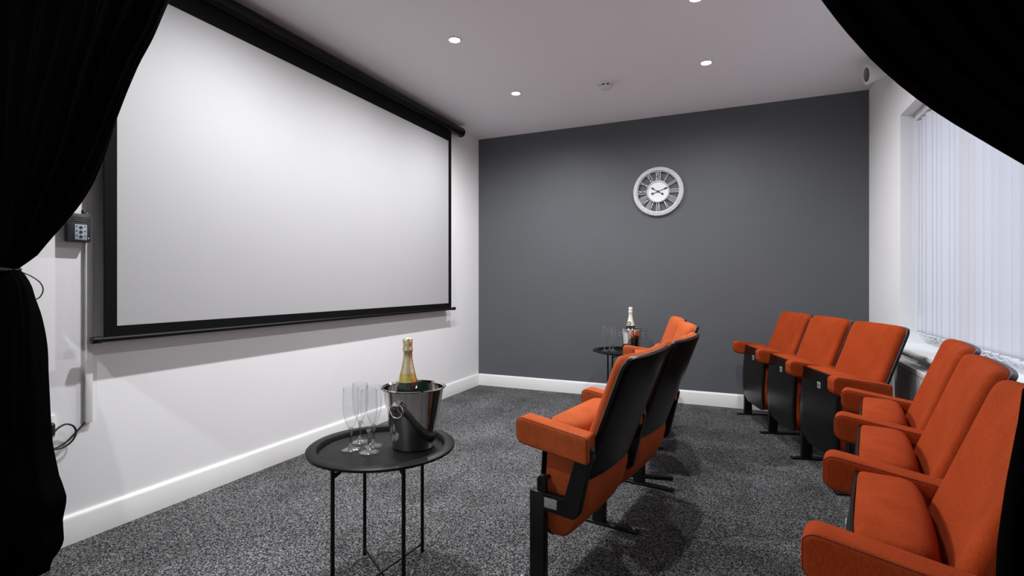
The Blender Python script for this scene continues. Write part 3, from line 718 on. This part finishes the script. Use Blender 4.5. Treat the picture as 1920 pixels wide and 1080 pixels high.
# ------------------------------------------------------------------ ice buckets
def bucket(loc, rz, label, rb, rt, h):
    o = thing('ice_bucket', label, 'ice bucket', loc, rz, 'steel ice buckets')
    k = rt-rb
    prof = [(0.0, 0.0), (rb-0.006, 0.0), (rb-0.001, 0.003), (rb, 0.008), (rb+k*0.86, h-0.010), (rt-0.004, h-0.005), (rt+0.003, h-0.003), (rt+0.0045, h), (rt+0.003, h+0.003), (rt-0.002, h+0.002), (rt-0.007, h-0.004),
            (rb+k*0.86-0.0015, h-0.012), (rb-0.0015, 0.010), (rb-0.007, 0.004), (0.0, 0.004)]
    MB().lathe(prof, 72).build('bucket_body', 'chrome', o, smooth=35)
    for sg in (1, -1):
        zz = h*0.80; rr = rb+k*0.86*0.80
        kn = MB().lathe([(0, -0.004), (0.007, -0.004), (0.006, 0.008), (0.0115, 0.013), (0.013, 0.019), (0.009, 0.024), (0, 0.026)], 20, loc=(0, -sg*(rr), zz), mtx=Matrix.Rotation(sg*pi/2, 4, 'X')).build('handle_knob', 'chrome2', o)
        pts = [(0.024*sin(a), -sg*(rr+0.013), zz-0.020+0.024*cos(a)) for a in [2*pi*q/28 for q in range(28)]]
        MB().tube(pts, 0.0022, 8, True).build('ring_handle', 'chrome2', kn)
    return o
def cam_az(loc): return math.atan2(-loc[1], -loc[0])
B1 = (-1.065, 1.530, TZ); B2 = (-0.838, 4.375, TZ)
bucket(B1, cam_az(B1)+pi/2-0.52, 'polished steel ice bucket with ring handle on the near tray table', 0.074, 0.111, 0.213)
bucket(B2, cam_az(B2)+pi/2+1.45, 'polished steel ice bucket on the far tray table by the grey wall', 0.072, 0.091, 0.197)

def bottle(loc, lean, label, foil, lab, zt, badge=False):
    o = thing('champagne_bottle', label, 'bottle', loc, 0, 'champagne bottles in the ice buckets')
    o.rotation_euler = lean
    MB().lathe([(0.0, 0.012), (0.020, 0.004), (0.034, 0.0), (0.041, 0.003), (0.0435, 0.012), (0.0435, zt-0.215), (0.042, zt-0.194), (0.0335, zt-0.154), (0.0330, zt-0.150), (0.0, zt-0.150)], 40).build('glass_body', 'bottle', o, smooth=50)
    MB().lathe([(0.0, zt-0.156), (0.0336, zt-0.156), (0.0338, zt-0.153), (0.0264, zt-0.124), (0.0, zt-0.124)], 40).build('neck_label', lab, o, smooth=50)
    MB().lathe([(0.0, zt-0.126), (0.0266, zt-0.125), (0.0197, zt-0.095), (0.0168, zt-0.075), (0.0158, zt-0.050), (0.0178, zt-0.047), (0.0180, zt-0.040), (0.0165, zt-0.036), (0.0160, zt-0.028), (0.0168, zt-0.022), (0.0172, zt-0.010), (0.0155, zt-0.003), (0.010, zt), (0.0, zt+0.0005)], 40).build('foil', foil, o, smooth=50)
    if badge:
        d = Vector((-loc[0], -loc[1], 0)).normalized(); d = Matrix.Rotation(-0.45, 3, 'Z') @ d
        r0 = 0.029; z_ = zt-0.136; nrm = (d+Vector((0, 0, 0.25))).normalized()
        mt_ = Matrix.Translation(d*r0+Vector((0, 0, z_))) @ nrm.to_track_quat('Z', 'Y').to_matrix().to_4x4()
        bd = MB().lathe([(0.0, -0.004), (0.0175, -0.004), (0.0170, 0.0015), (0.0, 0.002)], 28, mtx=mt_).build('badge', 'blackprint', o)
        MB().lathe([(0.0095, 0.0015), (0.0095, 0.0026), (0.0125, 0.0026), (0.0125, 0.0015)], 28, mtx=mt_, closed=True).build('badge_ring', 'yellow', bd)
        MB().lathe([(0.0, 0.0018), (0.0065, 0.0018), (0.006, 0.0026), (0.0, 0.0027)], 20, mtx=mt_).build('badge_centre', 'cream', bd)
    return o
bottle((B1[0]-0.016, B1[1]-0.012, TZ+0.0065), (0.0, 0.0, 0), 'gold foil champagne bottle standing in the near ice bucket', 'gold', 'gold2', 0.380)
bottle((B2[0]-0.006, B2[1]-0.005, TZ+0.0065), (0.0, -0.0, 0), 'cream foil champagne bottle with round badge in the far ice bucket', 'cream', 'cream', 0.372, True)
